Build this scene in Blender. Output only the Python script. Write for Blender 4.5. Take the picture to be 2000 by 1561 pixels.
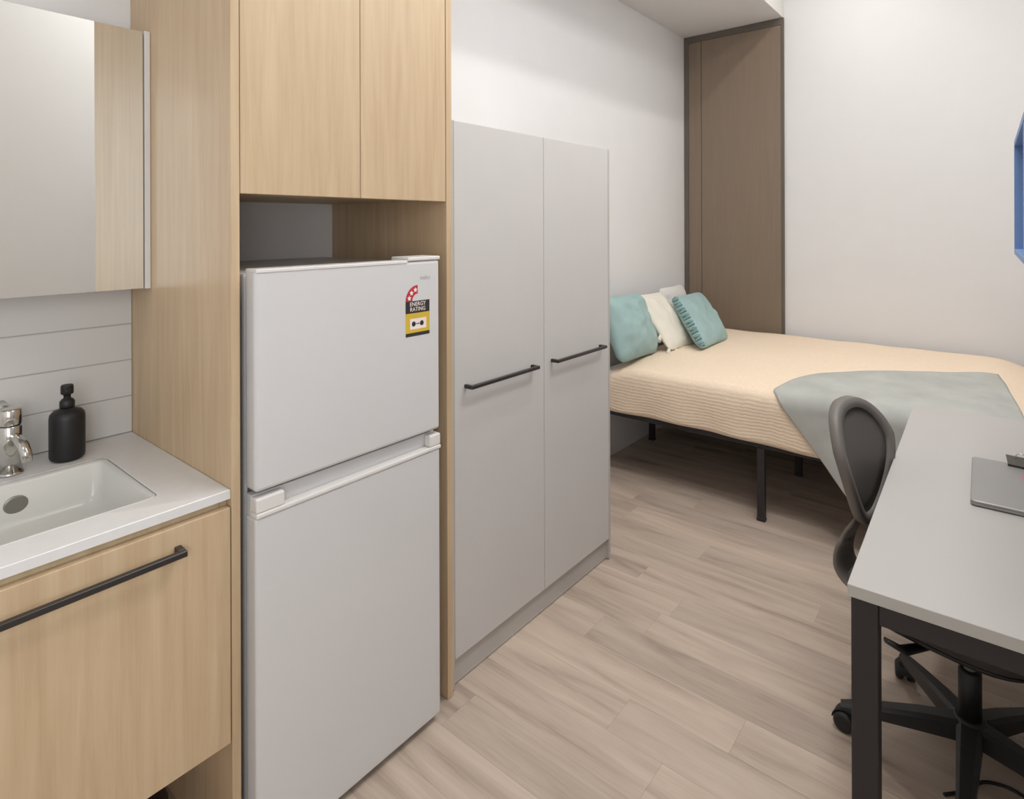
import bpy, bmesh, math, random
from mathutils import Vector, Matrix
random.seed(7)
for o in list(bpy.data.objects): bpy.data.objects.remove(o)
scene = bpy.context.scene
COL = scene.collection
R = math.radians

# ------------------------------------------------------------------ camera
cam_d = bpy.data.cameras.new('camera')
cam = bpy.data.objects.new('camera', cam_d); COL.objects.link(cam)
F_PX, U0, V0, YAW, ROLL = 1169.9, 1000.0, 441.2, 39.544, 0.186
cam_d.sensor_fit = 'HORIZONTAL'; cam_d.sensor_width = 36.0
cam_d.lens = F_PX / 2000 * 36.0
cam_d.shift_x = (1000 - U0) / 2000
cam_d.shift_y = (V0 - 780.5) / 2000
cam_d.clip_start = 0.02
cam.matrix_world = (Matrix.Translation((0, 0, 1.5)) @ Matrix.Rotation(R(YAW), 4, 'Z')
                    @ Matrix.Rotation(R(90), 4, 'X') @ Matrix.Rotation(R(-ROLL), 4, 'Z'))
scene.camera = cam

# ------------------------------------------------------------------ world, exposure
w = bpy.data.worlds.new('world'); scene.world = w; w.use_nodes = True
w.node_tree.nodes['Background'].inputs[0].default_value = (0.93, 0.97, 1, 1)
w.node_tree.nodes['Background'].inputs[1].default_value = 7.0
vs = scene.view_settings
vs.view_transform = 'Standard'; vs.look = 'None'; vs.gamma = 1.0; vs.use_curve_mapping = False
vs.exposure = 0.06
DOWN_W, DOWN_C = 6.5, (1.0, 0.98, 0.95)
FILL_PANEL_W, FILL_PANEL_C = 35.0, (0.985, 1.0, 1.0)  # long ceiling panel, added as soft fill
FILL_ENTRY_W = 4.0  # entry panel, added as fill

# ------------------------------------------------------------------ helpers
def srgb(r, g, b):
    f = lambda c: (c/255/12.92) if c/255 <= 0.04045 else ((c/255+0.055)/1.055)**2.4
    return (f(r), f(g), f(b), 1)

def new_mat(name):
    m = bpy.data.materials.new(name); m.use_nodes = True
    nt = m.node_tree
    return m, nt, nt.nodes['Principled BSDF']

def ramp(nt, stops, fac):
    n = nt.nodes.new('ShaderNodeValToRGB')
    el = n.color_ramp.elements
    while len(el) < len(stops): el.new(0.5)
    for e, (p, c) in zip(el, stops): e.position = p; e.color = c
    nt.links.new(fac, n.inputs[0]); return n

def coords(nt, scale=(1, 1, 1), world=False, rnd=False):
    if world: s = nt.nodes.new('ShaderNodeNewGeometry').outputs['Position']
    else: s = nt.nodes.new('ShaderNodeTexCoord').outputs['Object']
    if rnd:
        oi = nt.nodes.new('ShaderNodeObjectInfo')
        mu = nt.nodes.new('ShaderNodeMath'); mu.operation = 'MULTIPLY'; mu.inputs[1].default_value = 37.0
        nt.links.new(oi.outputs['Random'], mu.inputs[0])
        ad = nt.nodes.new('ShaderNodeVectorMath'); ad.operation = 'ADD'
        nt.links.new(s, ad.inputs[0]); nt.links.new(mu.outputs[0], ad.inputs[1]); s = ad.outputs[0]
    mp = nt.nodes.new('ShaderNodeMapping'); mp.inputs['Scale'].default_value = scale
    nt.links.new(s, mp.inputs['Vector']); return mp.outputs[0]

def noise(nt, vec, scale=5, detail=3, rough=0.5, dist=0.0):
    n = nt.nodes.new('ShaderNodeTexNoise')
    n.inputs['Scale'].default_value = scale; n.inputs['Detail'].default_value = detail
    n.inputs['Roughness'].default_value = rough; n.inputs['Distortion'].default_value = dist
    nt.links.new(vec, n.inputs['Vector']); return n.outputs['Fac']

def bump(nt, bs, h, strength=0.2, dist=0.01):
    b = nt.nodes.new('ShaderNodeBump'); b.inputs['Strength'].default_value = strength
    b.inputs['Distance'].default_value = dist
    nt.links.new(h, b.inputs['Height']); nt.links.new(b.outputs[0], bs.inputs['Normal'])

def plain(name, col, rough=0.5, metal=0.0, var=0.03, nscale=6, bmp=0.0, bscale=200, spec=0.5):
    m, nt, bs = new_mat(name)
    c = Vector(col[:3])
    v = coords(nt, world=True)
    rp = ramp(nt, [(0.3, (*(c*(1-var)), 1)), (0.7, (*(c*(1+var)), 1))], noise(nt, v, nscale))
    nt.links.new(rp.outputs[0], bs.inputs['Base Color'])
    bs.inputs['Roughness'].default_value = rough; bs.inputs['Metallic'].default_value = metal
    bs.inputs['Specular IOR Level'].default_value = spec
    if bmp: bump(nt, bs, noise(nt, v, bscale, 2), bmp, 0.002)
    return m

def wood(name, c1, c2, c3, axis='z', rough=0.45):
    m, nt, bs = new_mat(name)
    sc = {'z': (14, 14, 0.9), 'y': (14, 0.9, 14), 'x': (0.9, 14, 14)}[axis]
    v = coords(nt, sc, world=True)
    a = noise(nt, v, 2.2, 5, 0.6, 0.6)
    sc2 = {'z': (90, 90, 2.0), 'y': (90, 2, 90), 'x': (2, 90, 90)}[axis]
    b = noise(nt, coords(nt, sc2, world=True), 2.5, 3, 0.6)
    mx = nt.nodes.new('ShaderNodeMath'); mx.operation = 'MULTIPLY_ADD'
    nt.links.new(b, mx.inputs[0]); mx.inputs[1].default_value = 0.2
    ml = nt.nodes.new('ShaderNodeMath'); ml.operation = 'MULTIPLY'; ml.inputs[1].default_value = 0.8
    nt.links.new(a, ml.inputs[0]); nt.links.new(ml.outputs[0], mx.inputs[2])
    rp = ramp(nt, [(0.32, c1), (0.5, c2), (0.68, c3)], mx.outputs[0])
    nt.links.new(rp.outputs[0], bs.inputs['Base Color'])
    bs.inputs['Roughness'].default_value = rough
    bump(nt, bs, b, 0.04, 0.001)
    return m

M = {}
M['wall'] = plain('wall_paint', srgb(228, 226, 225), 0.75, bmp=0.03, bscale=300, var=0.008)
M['ceiling'] = plain('ceiling_paint', srgb(226, 223, 220), 0.8, var=0.008)
M['wood'] = wood('oak_laminate', srgb(186, 159, 126), srgb(196, 170, 137), srgb(204, 180, 148))
M['wood_edge'] = wood('oak_edge', srgb(188, 166, 132), srgb(197, 176, 142), srgb(205, 185, 153))
M['brown'] = wood('brown_panel_laminate', srgb(128, 111, 94), srgb(131, 114, 97), srgb(134, 117, 100), rough=0.5)
M['brown_frame'] = plain('panel_frame_paint', srgb(100, 92, 84), 0.5)
M['grey_lam'] = plain('grey_laminate', srgb(199, 195, 192), 0.5, var=0.012)
M['grey_lam_edge'] = plain('grey_laminate_edge', srgb(184, 178, 172), 0.5)
M['fridge'] = plain('fridge_enamel', srgb(210, 208, 207), 0.28, var=0.006)
M['fridge_trim'] = plain('fridge_trim_plastic', srgb(222, 218, 214), 0.35, var=0.006)
M['fridge_body'] = plain('fridge_body_steel', srgb(196, 195, 194), 0.4)
M['dark_gap'] = plain('rubber_gasket', srgb(96, 94, 92), 0.7)
M['black'] = plain('black_matte_metal', srgb(34, 32, 32), 0.45, var=0.05)
M['handle'] = plain('handle_black', srgb(46, 42, 40), 0.4, var=0.05)
M['plastic_black'] = plain('black_plastic', srgb(24, 23, 24), 0.5, var=0.06)
M['desk_steel'] = plain('desk_frame_powdercoat', srgb(42, 38, 40), 0.5, var=0.04)
M['chrome'] = plain('chrome', srgb(205, 203, 198), 0.12, metal=1.0, var=0.01)
M['steel'] = plain('brushed_aluminium', srgb(158, 156, 153), 0.5, metal=0.35, var=0.02)
M['overflow'] = plain('overflow_steel', srgb(140, 138, 130), 0.4, metal=0.6)
M['ceramic'] = plain('basin_ceramic', srgb(214, 213, 207), 0.18, var=0.006)
M['stone'] = plain('counter_stone', srgb(222, 220, 218), 0.35, var=0.02, nscale=40)
M['tile'] = plain('white_tile_glaze', srgb(209, 207, 204), 0.3, var=0.012, nscale=2.5)
M['grout'] = plain('grout', srgb(176, 172, 168), 0.9)
M['desk_top'] = plain('desk_laminate', srgb(184, 180, 176), 0.45, var=0.008)
M['desk_edge'] = plain('desk_edge_band', srgb(186, 184, 178), 0.5)
M['mesh'] = plain('chair_mesh', srgb(92, 87, 82), 0.8, bmp=0.4, bscale=600)
M['chair_frame'] = plain('chair_frame_plastic', srgb(112, 106, 101), 0.5, var=0.04)
M['chair_seat'] = plain('chair_fabric', srgb(58, 54, 52), 0.9, bmp=0.3, bscale=500)
M['base_grey'] = plain('chair_base_nylon', srgb(44, 43, 43), 0.42, var=0.04)
M['sheet'] = plain('white_sheet', srgb(228, 224, 218), 0.9)
M['teal'] = plain('teal_linen', srgb(160, 186, 184), 0.9, var=0.05, nscale=9, bmp=0.25, bscale=420)
M['teal_dark'] = plain('teal_ruffle', srgb(126, 156, 155), 0.9, var=0.1, nscale=40)
M['cream'] = plain('cream_cotton', srgb(232, 226, 212), 0.95, var=0.04, nscale=12, bmp=0.3, bscale=260)
M['pillow_white'] = plain('white_cotton', srgb(225, 222, 217), 0.9, var=0.03, bmp=0.2, bscale=260)
M['throw'] = plain('grey_plush', srgb(182, 183, 177), 0.95, var=0.09, nscale=7, bmp=0.3, bscale=350)
M['blue'] = plain('blue_laminate', srgb(122, 155, 205), 0.45, var=0.02)
M['blue_edge'] = plain('blue_edge', srgb(160, 182, 224), 0.45)
M['clip'] = plain('clip_steel', srgb(112, 110, 102), 0.4, metal=0.3)
M['bin'] = plain('dark_bin_plastic', srgb(38, 26, 26), 0.5)
M['red'] = plain('label_red', srgb(186, 45, 58), 0.6)
M['yellow'] = plain('label_yellow', srgb(212, 178, 58), 0.6)
M['label_white'] = plain('label_white', srgb(238, 225, 218), 0.6)
M['label_black'] = plain('label_black', srgb(44, 42, 42), 0.6)
M['grey_print'] = plain('grey_print', srgb(150, 148, 148), 0.5)
M['pink'] = plain('sticker_pink', srgb(200, 120, 140), 0.5)
M['cable'] = plain('cable_rubber', srgb(28, 26, 28), 0.5)

m, nt, bs = new_mat('mirror_glass')
bs.inputs['Metallic'].default_value = 1; bs.inputs['Roughness'].default_value = 0.02
v = coords(nt, world=True)
rp = ramp(nt, [(0.3, (0.86, 0.86, 0.83, 1)), (0.7, (0.88, 0.88, 0.85, 1))], noise(nt, v, 1.0))
nt.links.new(rp.outputs[0], bs.inputs['Base Color']); M['mirror'] = m

m, nt, bs = new_mat('fill_window_glass')  # glazing of the added fill window
tr = nt.nodes.new('ShaderNodeBsdfTransparent'); mxs = nt.nodes.new('ShaderNodeMixShader'); mxs.inputs[0].default_value = 0.94
bs.inputs['Roughness'].default_value = 0.02
v = coords(nt, world=True)
rp = ramp(nt, [(0.3, (0.80, 0.86, 0.86, 1)), (0.7, (0.82, 0.88, 0.88, 1))], noise(nt, v, 1.0))
nt.links.new(rp.outputs[0], bs.inputs['Base Color'])
nt.links.new(bs.outputs[0], mxs.inputs[1]); nt.links.new(tr.outputs[0], mxs.inputs[2])
nt.links.new(mxs.outputs[0], nt.nodes['Material Output'].inputs[0]); M['glass'] = m

# floor plank: greige oak, grain along X, tone changes from plank to plank
m, nt, bs = new_mat('plank_oak')
v = coords(nt, (1.1, 9, 9), rnd=True)
g1 = noise(nt, v, 1.5, 4, 0.55, 0.6)
g2 = noise(nt, coords(nt, (2.5, 70, 70), rnd=True), 2.0, 3, 0.6)
ad = nt.nodes.new('ShaderNodeMath'); ad.operation = 'MULTIPLY_ADD'; ad.inputs[1].default_value = 0.16
ml = nt.nodes.new('ShaderNodeMath'); ml.operation = 'MULTIPLY'; ml.inputs[1].default_value = 0.84
nt.links.new(g1, ml.inputs[0]); nt.links.new(g2, ad.inputs[0]); nt.links.new(ml.outputs[0], ad.inputs[2])
rp = ramp(nt, [(0.30, srgb(154, 138, 125)), (0.43, srgb(183, 166, 152)), (0.58, srgb(198, 181, 166)), (0.72, srgb(205, 189, 175))], ad.outputs[0])
oi = nt.nodes.new('ShaderNodeObjectInfo')
rp2 = ramp(nt, [(0.0, (0.88, 0.87, 0.86, 1)), (1.0, (1.05, 1.03, 1.0, 1))], oi.outputs['Random'])
mx = nt.nodes.new('ShaderNodeMix'); mx.data_type = 'RGBA'; mx.blend_type = 'MULTIPLY'; mx.inputs[0].default_value = 1
nt.links.new(rp.outputs[0], mx.inputs[6]); nt.links.new(rp2.outputs[0], mx.inputs[7])
nt.links.new(mx.outputs[2], bs.inputs['Base Color']); bs.inputs['Roughness'].default_value = 0.5
bump(nt, bs, g2, 0.05, 0.001); M['plank'] = m
M['subfloor'] = plain('subfloor', srgb(128, 112, 98), 0.9)

# bedspread: cream quilt with fine ribs running along X
m, nt, bs = new_mat('ribbed_bedspread')
v = coords(nt, (1, 1, 1), world=True)
sx = nt.nodes.new('ShaderNodeSeparateXYZ'); nt.links.new(v, sx.inputs[0])
sm = nt.nodes.new('ShaderNodeMath'); sm.operation = 'SUBTRACT'
nt.links.new(sx.outputs[1], sm.inputs[0]); nt.links.new(sx.outputs[2], sm.inputs[1])
nz = noise(nt, coords(nt, (9, 3, 3), world=True), 3, 3)
wob = nt.nodes.new('ShaderNodeMath'); wob.operation = 'MULTIPLY_ADD'; wob.inputs[1].default_value = 0.012
nt.links.new(nz, wob.inputs[0]); nt.links.new(sm.outputs[0], wob.inputs[2])
fr = nt.nodes.new('ShaderNodeMath'); fr.operation = 'MULTIPLY'; fr.inputs[1].default_value = 2*math.pi/0.017
nt.links.new(wob.outputs[0], fr.inputs[0])
sn = nt.nodes.new('ShaderNodeMath'); sn.operation = 'SINE'; nt.links.new(fr.outputs[0], sn.inputs[0])
n2 = noise(nt, coords(nt, (60, 140, 140), world=True), 1.0, 2)
hs = nt.nodes.new('ShaderNodeMath'); hs.operation = 'MULTIPLY_ADD'; hs.inputs[1].default_value = 2.2
nt.links.new(n2, hs.inputs[0]); nt.links.new(sn.outputs[0], hs.inputs[2])
bump(nt, bs, hs.outputs[0], 0.22, 0.003)
rp = ramp(nt, [(0.3, srgb(242, 219, 192)), (0.7, srgb(248, 228, 204))], n2)
nt.links.new(rp.outputs[0], bs.inputs['Base Color']); bs.inputs['Roughness'].default_value = 0.9
M['spread'] = m

def emit(name, col, strength):
    m, nt, bs = new_mat(name)
    bs.inputs['Emission Color'].default_value = (*col, 1); bs.inputs['Emission Strength'].default_value = strength
    return m
M['lens'] = emit('lamp_lens', (1, 0.95, 0.9), 1.0)

# ---- mesh helpers
def BM(): return bmesh.new()

def box(bm, x0, x1, y0, y1, z0, z1, bev=0.0, seg=1, mi=0):
    r = bmesh.ops.create_cube(bm, size=1.0)
    vs_ = r['verts']
    bmesh.ops.scale(bm, vec=(x1-x0, y1-y0, z1-z0), verts=vs_)
    bmesh.ops.translate(bm, vec=((x0+x1)/2, (y0+y1)/2, (z0+z1)/2), verts=vs_)
    fs = {f for v_ in vs_ for f in v_.link_faces}
    for f in fs: f.material_index = mi
    if bev:
        es = {e for v_ in vs_ for e in v_.link_edges}
        bmesh.ops.bevel(bm, geom=list(es), offset=bev, segments=seg, profile=0.5, affect='EDGES')
    return bm

def quad(bm, pts, mi=0):
    f = bm.faces.new([bm.verts.new(p) for p in pts]); f.material_index = mi; return f

def loops(bm, ls, close_start=True, close_end=True, mi=0, wrap=True, smooth=False):
    """skin a list of rings of points"""
    rv = [[bm.verts.new(p) for p in l] for l in ls]
    n = len(rv[0])
    for a, b in zip(rv[:-1], rv[1:]):
        for i in range(n if wrap else n-1):
            j = (i+1) % n
            f = bm.faces.new((a[i], a[j], b[j], b[i])); f.material_index = mi; f.smooth = smooth
    if close_start: f = bm.faces.new(list(reversed(rv[0]))); f.material_index = mi
    if close_end: f = bm.faces.new(rv[-1]); f.material_index = mi
    return rv

def lathe(bm, prof, cx, cy, seg=32, mi=0, smooth=True, cap=True):
    ls = [[(cx+r*math.cos(2*math.pi*i/seg), cy+r*math.sin(2*math.pi*i/seg), z) for i in range(seg)] for r, z in prof]
    return loops(bm, ls, cap, cap, mi, True, smooth)

def tube(bm, path, rad, seg=12, mi=0, flat=1.0, up=(0, 0, 1), smooth=True):
    """sweep a (flattened) circle along a path; rad is a number or a list"""
    P = [Vector(p) for p in path]; ls = []
    for i, p in enumerate(P):
        t = (P[min(i+1, len(P)-1)] - P[max(i-1, 0)]).normalized()
        a = t.cross(Vector(up))
        if a.length < 1e-4: a = t.cross(Vector((1, 0, 0)))
        a.normalize(); b = a.cross(t).normalized()
        r = rad[i] if isinstance(rad, (list, tuple)) else rad
        ls.append([p + a*r*math.cos(2*math.pi*k/seg) + b*r*flat*math.sin(2*math.pi*k/seg) for k in range(seg)])
    return loops(bm, ls, True, True, mi, True, smooth)

def rrect(x0, x1, y0, y1, r, z, n=6):
    pts = []
    for cx, cy, a0 in ((x1-r, y1-r, 0), (x0+r, y1-r, 90), (x0+r, y0+r, 180), (x1-r, y0+r, 270)):
        for i in range(n+1):
            a = R(a0 + 90*i/n); pts.append((cx+r*math.cos(a), cy+r*math.sin(a), z))
    return pts

def mesh_obj(name, bm, mat, parent=None, base=None, smooth=None):
    """link a bmesh as one mesh object; vertices are shifted so that the origin is `base`
    (the parent's own base for a part)"""
    bmesh.ops.recalc_face_normals(bm, faces=bm.faces[:])
    b = Vector(base) if base is not None else (Vector(parent['_b']) if parent is not None else Vector((0, 0, 0)))
    bmesh.ops.translate(bm, vec=-b, verts=bm.verts[:])
    me = bpy.data.meshes.new(name); bm.to_mesh(me); bm.free()
    for mm in (mat if isinstance(mat, (list, tuple)) else [mat]): me.materials.append(M[mm])
    if smooth:
        for p in me.polygons: p.use_smooth = True
    o = bpy.data.objects.new(name, me); COL.objects.link(o)
    if parent is not None:
        o.parent = parent
    else:
        o.location = b
    o['_b'] = tuple(b)
    return o

def thing(name, label, cat, base=(0, 0, 0), rotz=0, group=None, local=False):
    e = bpy.data.objects.new(name, None); COL.objects.link(e)
    e.location = base; e.rotation_euler = (0, 0, rotz); e.empty_display_size = 0.05
    e['label'] = label; e['category'] = cat
    if group: e['group'] = group
    e['_b'] = (0, 0, 0) if local else tuple(base)
    return e

def tag(o, label, cat, group=None):
    o['label'] = label; o['category'] = cat
    if group: o['group'] = group
    return o

def struct(o): o['kind'] = 'structure'; return o

def text_into(bm, body, size, to3d, mi, bold=0.0):
    cu = bpy.data.curves.new('lettering', 'FONT'); cu.body = body; cu.size = size
    cu.align_x = 'CENTER'; cu.align_y = 'CENTER'; cu.offset = bold; cu.resolution_u = 3
    ob = bpy.data.objects.new('lettering', cu); COL.objects.link(ob)
    bpy.context.view_layer.update()
    me = bpy.data.meshes.new_from_object(ob.evaluated_get(bpy.context.evaluated_depsgraph_get()))
    vs_ = [bm.verts.new(to3d(v_.co.x, v_.co.y)) for v_ in me.vertices]
    for p in me.polygons:
        try:
            f = bm.faces.new([vs_[i] for i in p.vertices]); f.material_index = mi
        except ValueError: pass
    bpy.data.meshes.remove(me); bpy.data.objects.remove(ob); bpy.data.curves.remove(cu)

# ------------------------------------------------------------------ dimensions (metres)
XW = -1.990           # joinery wall
YB = 4.598            # back wall
YF = -1.60            # wall behind the camera
ZC = 3.50             # ceiling
XS, ZS = -1.241, 2.998  # bulkhead edge and soffit
def xr(y): return 0.415 - 0.026*(y - 1.4)   # right wall, a touch out of square

# ------------------------------------------------------------------ structure
bm = BM(); quad(bm, []) if False else None
box(bm, XW-0.1, 0.62, YF-0.1, YB+0.1, -0.10, -0.006)
floor = struct(mesh_obj('floor', bm, 'subfloor'))
PW, PL, GAP = 0.150, 1.22, 0.0003
def plank_mesh(L, wd):
    b = BM(); box(b, 0, L, 0, wd, -0.0055, 0, 0.0002)
    me = bpy.data.meshes.new('plank'); b.to_mesh(me); b.free(); me.materials.append(M['plank']); return me
pm_cache = {}
nrow = int(math.ceil((YB-YF)/PW))
for r_ in range(nrow):
    y0 = YF + r_*PW
    wd = min(PW, YB-y0) - GAP
    off = -random.uniform(0.1, PL)
    x = XW + off
    xe = min(xr(y0), xr(y0+PW)) + 0.04
    while x < xe:
        a, b_ = max(x, XW), min(x+PL-GAP, xe)
        if b_-a > 0.02:
            key = (round(b_-a, 4), round(wd, 4))
            if key not in pm_cache: pm_cache[key] = plank_mesh(b_-a, wd)
            o = bpy.data.objects.new('plank', pm_cache[key]); COL.objects.link(o)
            o.parent = floor; o.location = (a, y0, 0)
        x += PL

bm = BM(); box(bm, XW-0.12, XW, YF-0.12, YB+0.12, -0.1, ZC+0.1)
wall_left = struct(mesh_obj('wall_left', bm, 'wall'))
bm = BM(); box(bm, XW, 0.62, YB, YB+0.12, -0.1, ZC+0.1)
struct(mesh_obj('wall_back', bm, 'wall'))
bm = BM(); box(bm, XW, 0.62, YF-0.12, YF, -0.1, ZC+0.1)
struct(mesh_obj('wall_front', bm, 'wall'))
# right wall, with an unseen window added behind the camera for daylight fill
WY0, WY1, WZ0, WZ1 = -1.35, -0.15, 0.95, 2.45
def prism(bm, y0, y1, z0, z1, d0=0.0, d1=0.15):
    rg = [(xr(y0)+d0, y0), (xr(y1)+d0, y1), (xr(y1)+d1, y1), (xr(y0)+d1, y0)]
    loops(bm, [[(x, y, z0) for x, y in rg], [(x, y, z1) for x, y in rg]])
bm = BM()
prism(bm, YF-0.12, WY0, -0.1, ZC+0.1); prism(bm, WY1, YB, -0.1, ZC+0.1)
prism(bm, WY0, WY1, -0.1, WZ0); prism(bm, WY0, WY1, WZ1, ZC+0.1)
struct(mesh_obj('wall_right', bm, 'wall'))
bm = BM()
prism(bm, WY0, WY0+0.05, WZ0, WZ1, 0.06, 0.11); prism(bm, WY1-0.05, WY1, WZ0, WZ1, 0.06, 0.11)
prism(bm, WY0+0.05, WY1-0.05, WZ0, WZ0+0.05, 0.06, 0.11); prism(bm, WY0+0.05, WY1-0.05, WZ1-0.05, WZ1, 0.06, 0.11)
prism(bm, (WY0+WY1)/2-0.02, (WY0+WY1)/2+0.02, WZ0+0.05, WZ1-0.05, 0.06, 0.11)
fill_win = struct(mesh_obj('fill_window_1', bm, 'brown_frame'))  # added opening, unseen, lets sky light fill the room
for ya, yb in ((WY0+0.05, (WY0+WY1)/2-0.02), ((WY0+WY1)/2+0.02, WY1-0.05)):
    bm = BM(); prism(bm, ya, yb, WZ0+0.05, WZ1-0.05, 0.083, 0.087); mesh_obj('pane', bm, 'glass', fill_win)
pl = bpy.data.lights.new('fill_window_portal', 'AREA'); pl.shape = 'RECTANGLE'; pl.size = WZ1-WZ0; pl.size_y = WY1-WY0
pl.cycles.is_portal = True
po = bpy.data.objects.new('fill_window_portal', pl); COL.objects.link(po)
po.location = (xr((WY0+WY1)/2)+0.13, (WY0+WY1)/2, (WZ0+WZ1)/2); po.rotation_euler = (0, R(90), 0); po.parent = fill_win
bm = BM(); box(bm, XW-0.12, 0.66, YF-0.12, YB+0.12, ZC, ZC+0.12)
struct(mesh_obj('ceiling', bm, 'ceiling'))
bm = BM(); box(bm, XW, XS, YF, YB, ZS, ZC, 0.002)
struct(mesh_obj('trim_1', bm, 'ceiling'))['label'] = 'white plasterboard bulkhead running along the ceiling above the wardrobe'

# splashback tiles above the basin, children of the wall
TH = 0.1057; Z0T = 0.900
bm = BM(); box(bm, XW, XW+0.0055, -0.20, 0.6455, Z0T, Z0T+4*TH)
mesh_obj('grout_bed', bm, 'grout', wall_left)
for r_ in range(4):
    for yy0, yy1 in ((0.2475, 0.6455), (-0.1525, 0.2455), (-0.20, -0.1545)):
        bm = BM(); box(bm, XW+0.001, XW+0.008, yy0, yy1, Z0T+r_*TH+0.0012, Z0T+(r_+1)*TH-0.0012, 0.0015)
        mesh_obj('tile', bm, 'tile', wall_left)

# ------------------------------------------------------------------ ceiling downlights, then added fill panels
def downlight(x, y, label, watts):
    t = thing('downlight', label, 'downlight', (x, y, ZC), group='recessed ceiling downlights')
    b = BM(); lathe(b, [(0.050, ZC-0.001), (0.056, ZC-0.006), (0.066, ZC-0.004), (0.068, ZC)], x, y, 28, cap=False)
    mesh_obj('trim_ring', b, 'fridge_trim', t)
    b = BM(); lathe(b, [(0.0495, ZC-0.0005), (0.0495, ZC-0.002)], x, y, 28)
    mesh_obj('lens', b, 'lens', t)
    ld = bpy.data.lights.new('downlight_lamp', 'AREA'); ld.shape = 'DISK'; ld.size = 0.09
    ld.energy = watts; ld.color = DOWN_C; ld.spread = R(170)
    lo = bpy.data.objects.new('downlight_lamp', ld); COL.objects.link(lo)
    lo.parent = t; lo.location = (0, 0, -0.010)
downlight(-0.70, 2.00, 'recessed round downlight in the ceiling in front of the wardrobe', DOWN_W*1.8)
downlight(-0.70, 3.90, 'recessed round downlight in the ceiling above the bed', DOWN_W)

def fill_panel(name, label, x0, x1, y0, y1, watts):  # unseen panel fixture added to brighten the room with soft fill
    cx, cy = (x0+x1)/2, (y0+y1)/2
    t = thing(name, label, 'ceiling light', (cx, cy, ZC))
    b = BM()
    for a in ((x0, x0+.02, y0, y1), (x1-.02, x1, y0, y1), (x0+.02, x1-.02, y0, y0+.02), (x0+.02, x1-.02, y1-.02, y1)):
        box(b, a[0], a[1], a[2], a[3], ZC-0.03, ZC, 0.002)
    mesh_obj('frame', b, 'fridge_trim', t)
    b = BM(); box(b, x0+.021, x1-.021, y0+.021, y1-.021, ZC-0.018, ZC-0.002)
    mesh_obj('diffuser', b, 'lens', t)
    ld = bpy.data.lights.new('fill_panel_lamp', 'AREA'); ld.shape = 'RECTANGLE'; ld.size = x1-x0-.05; ld.size_y = y1-y0-.05
    ld.energy = watts; ld.color = FILL_PANEL_C
    lo = bpy.data.objects.new('fill_panel_lamp', ld); COL.objects.link(lo); lo.parent = t; lo.location = (0, 0, -0.024)
fill_panel('ceiling_fill_light', 'long flat fill light added on the ceiling above the desk', -0.30, 0.30, 0.9, 3.3, FILL_PANEL_W)
fill_panel('ceiling_fill_light', 'square flat fill light added at the entry end of the room', -0.75, -0.15, -1.3, -0.7, FILL_ENTRY_W)

# ------------------------------------------------------------------ brown wall panel behind the bed
PX0, PX1, PYF = XW+0.002, -1.236, YB
t = thing('wall_panel', 'tall brown laminate wall panel rising behind the bed pillows', 'wall panel', ((PX0+PX1)/2, YB, 0))
bm = BM()
box(bm, PX0, PX0+0.035, YB-0.022, YB-0.001, 0, ZS-0.002, 0.001)
box(bm, PX1-0.018, PX1, YB-0.022, YB-0.001, 0, ZS-0.002, 0.001)
box(bm, PX0+0.035, PX1-0.018, YB-0.022, YB-0.001, ZS-0.05, ZS-0.002, 0.001)
mesh_obj('panel_frame', bm, 'brown_frame', t)
bm = BM(); box(bm, PX0+0.0355, PX0+0.138, YB-0.017, YB-0.001, 0, ZS-0.051, 0.0015)
mesh_obj('side_strip', bm, 'brown', t)
bm = BM(); box(bm, PX0+0.142, PX1-0.0185, YB-0.019, YB-0.001, 0, ZS-0.051, 0.0015)
mesh_obj('panel_board', bm, 'brown', t)

# ------------------------------------------------------------------ tall oak cabinet round the fridge
XP = -1.366
YPL0, YPL1, YPR0, YPR1 = 0.646, 0.6665, 1.329, 1.353
ZT = 2.42
t = thing('fridge_cabinet', 'tall light oak cabinet framing the white fridge with doors overhead', 'cabinet', ((XW+XP)/2, 1.0, 0))
for ya, yb in ((YPL0, YPL1), (YPR0, YPR1)):
    bm = BM(); box(bm, XW+0.001, XP, ya, yb, 0.0015, ZT, 0.0008)
    mesh_obj('side_panel', bm, 'wood', t)
bm = BM(); box(bm, XW+0.001, XP-0.021, YPL1+.0003, YPR0-.0003, 1.584, 1.602)
mesh_obj('cabinet_floor', bm, 'wood', t)
bm = BM(); box(bm, XW+0.001, XP-0.001, YPL1+.0003, YPR0-.0003, ZT-0.018, ZT)
mesh_obj('cabinet_top', bm, 'wood', t)
YG = 1.003
for ya, yb in ((YPL1+0.002, YG-0.001), (YG+0.001, YPR0-0.003)):
    bm = BM(); box(bm, XP-0.020, XP, ya, yb, 1.577, ZT-0.021, 0.0012)
    mesh_obj('cabinet_door', bm, 'wood', t)

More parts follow.
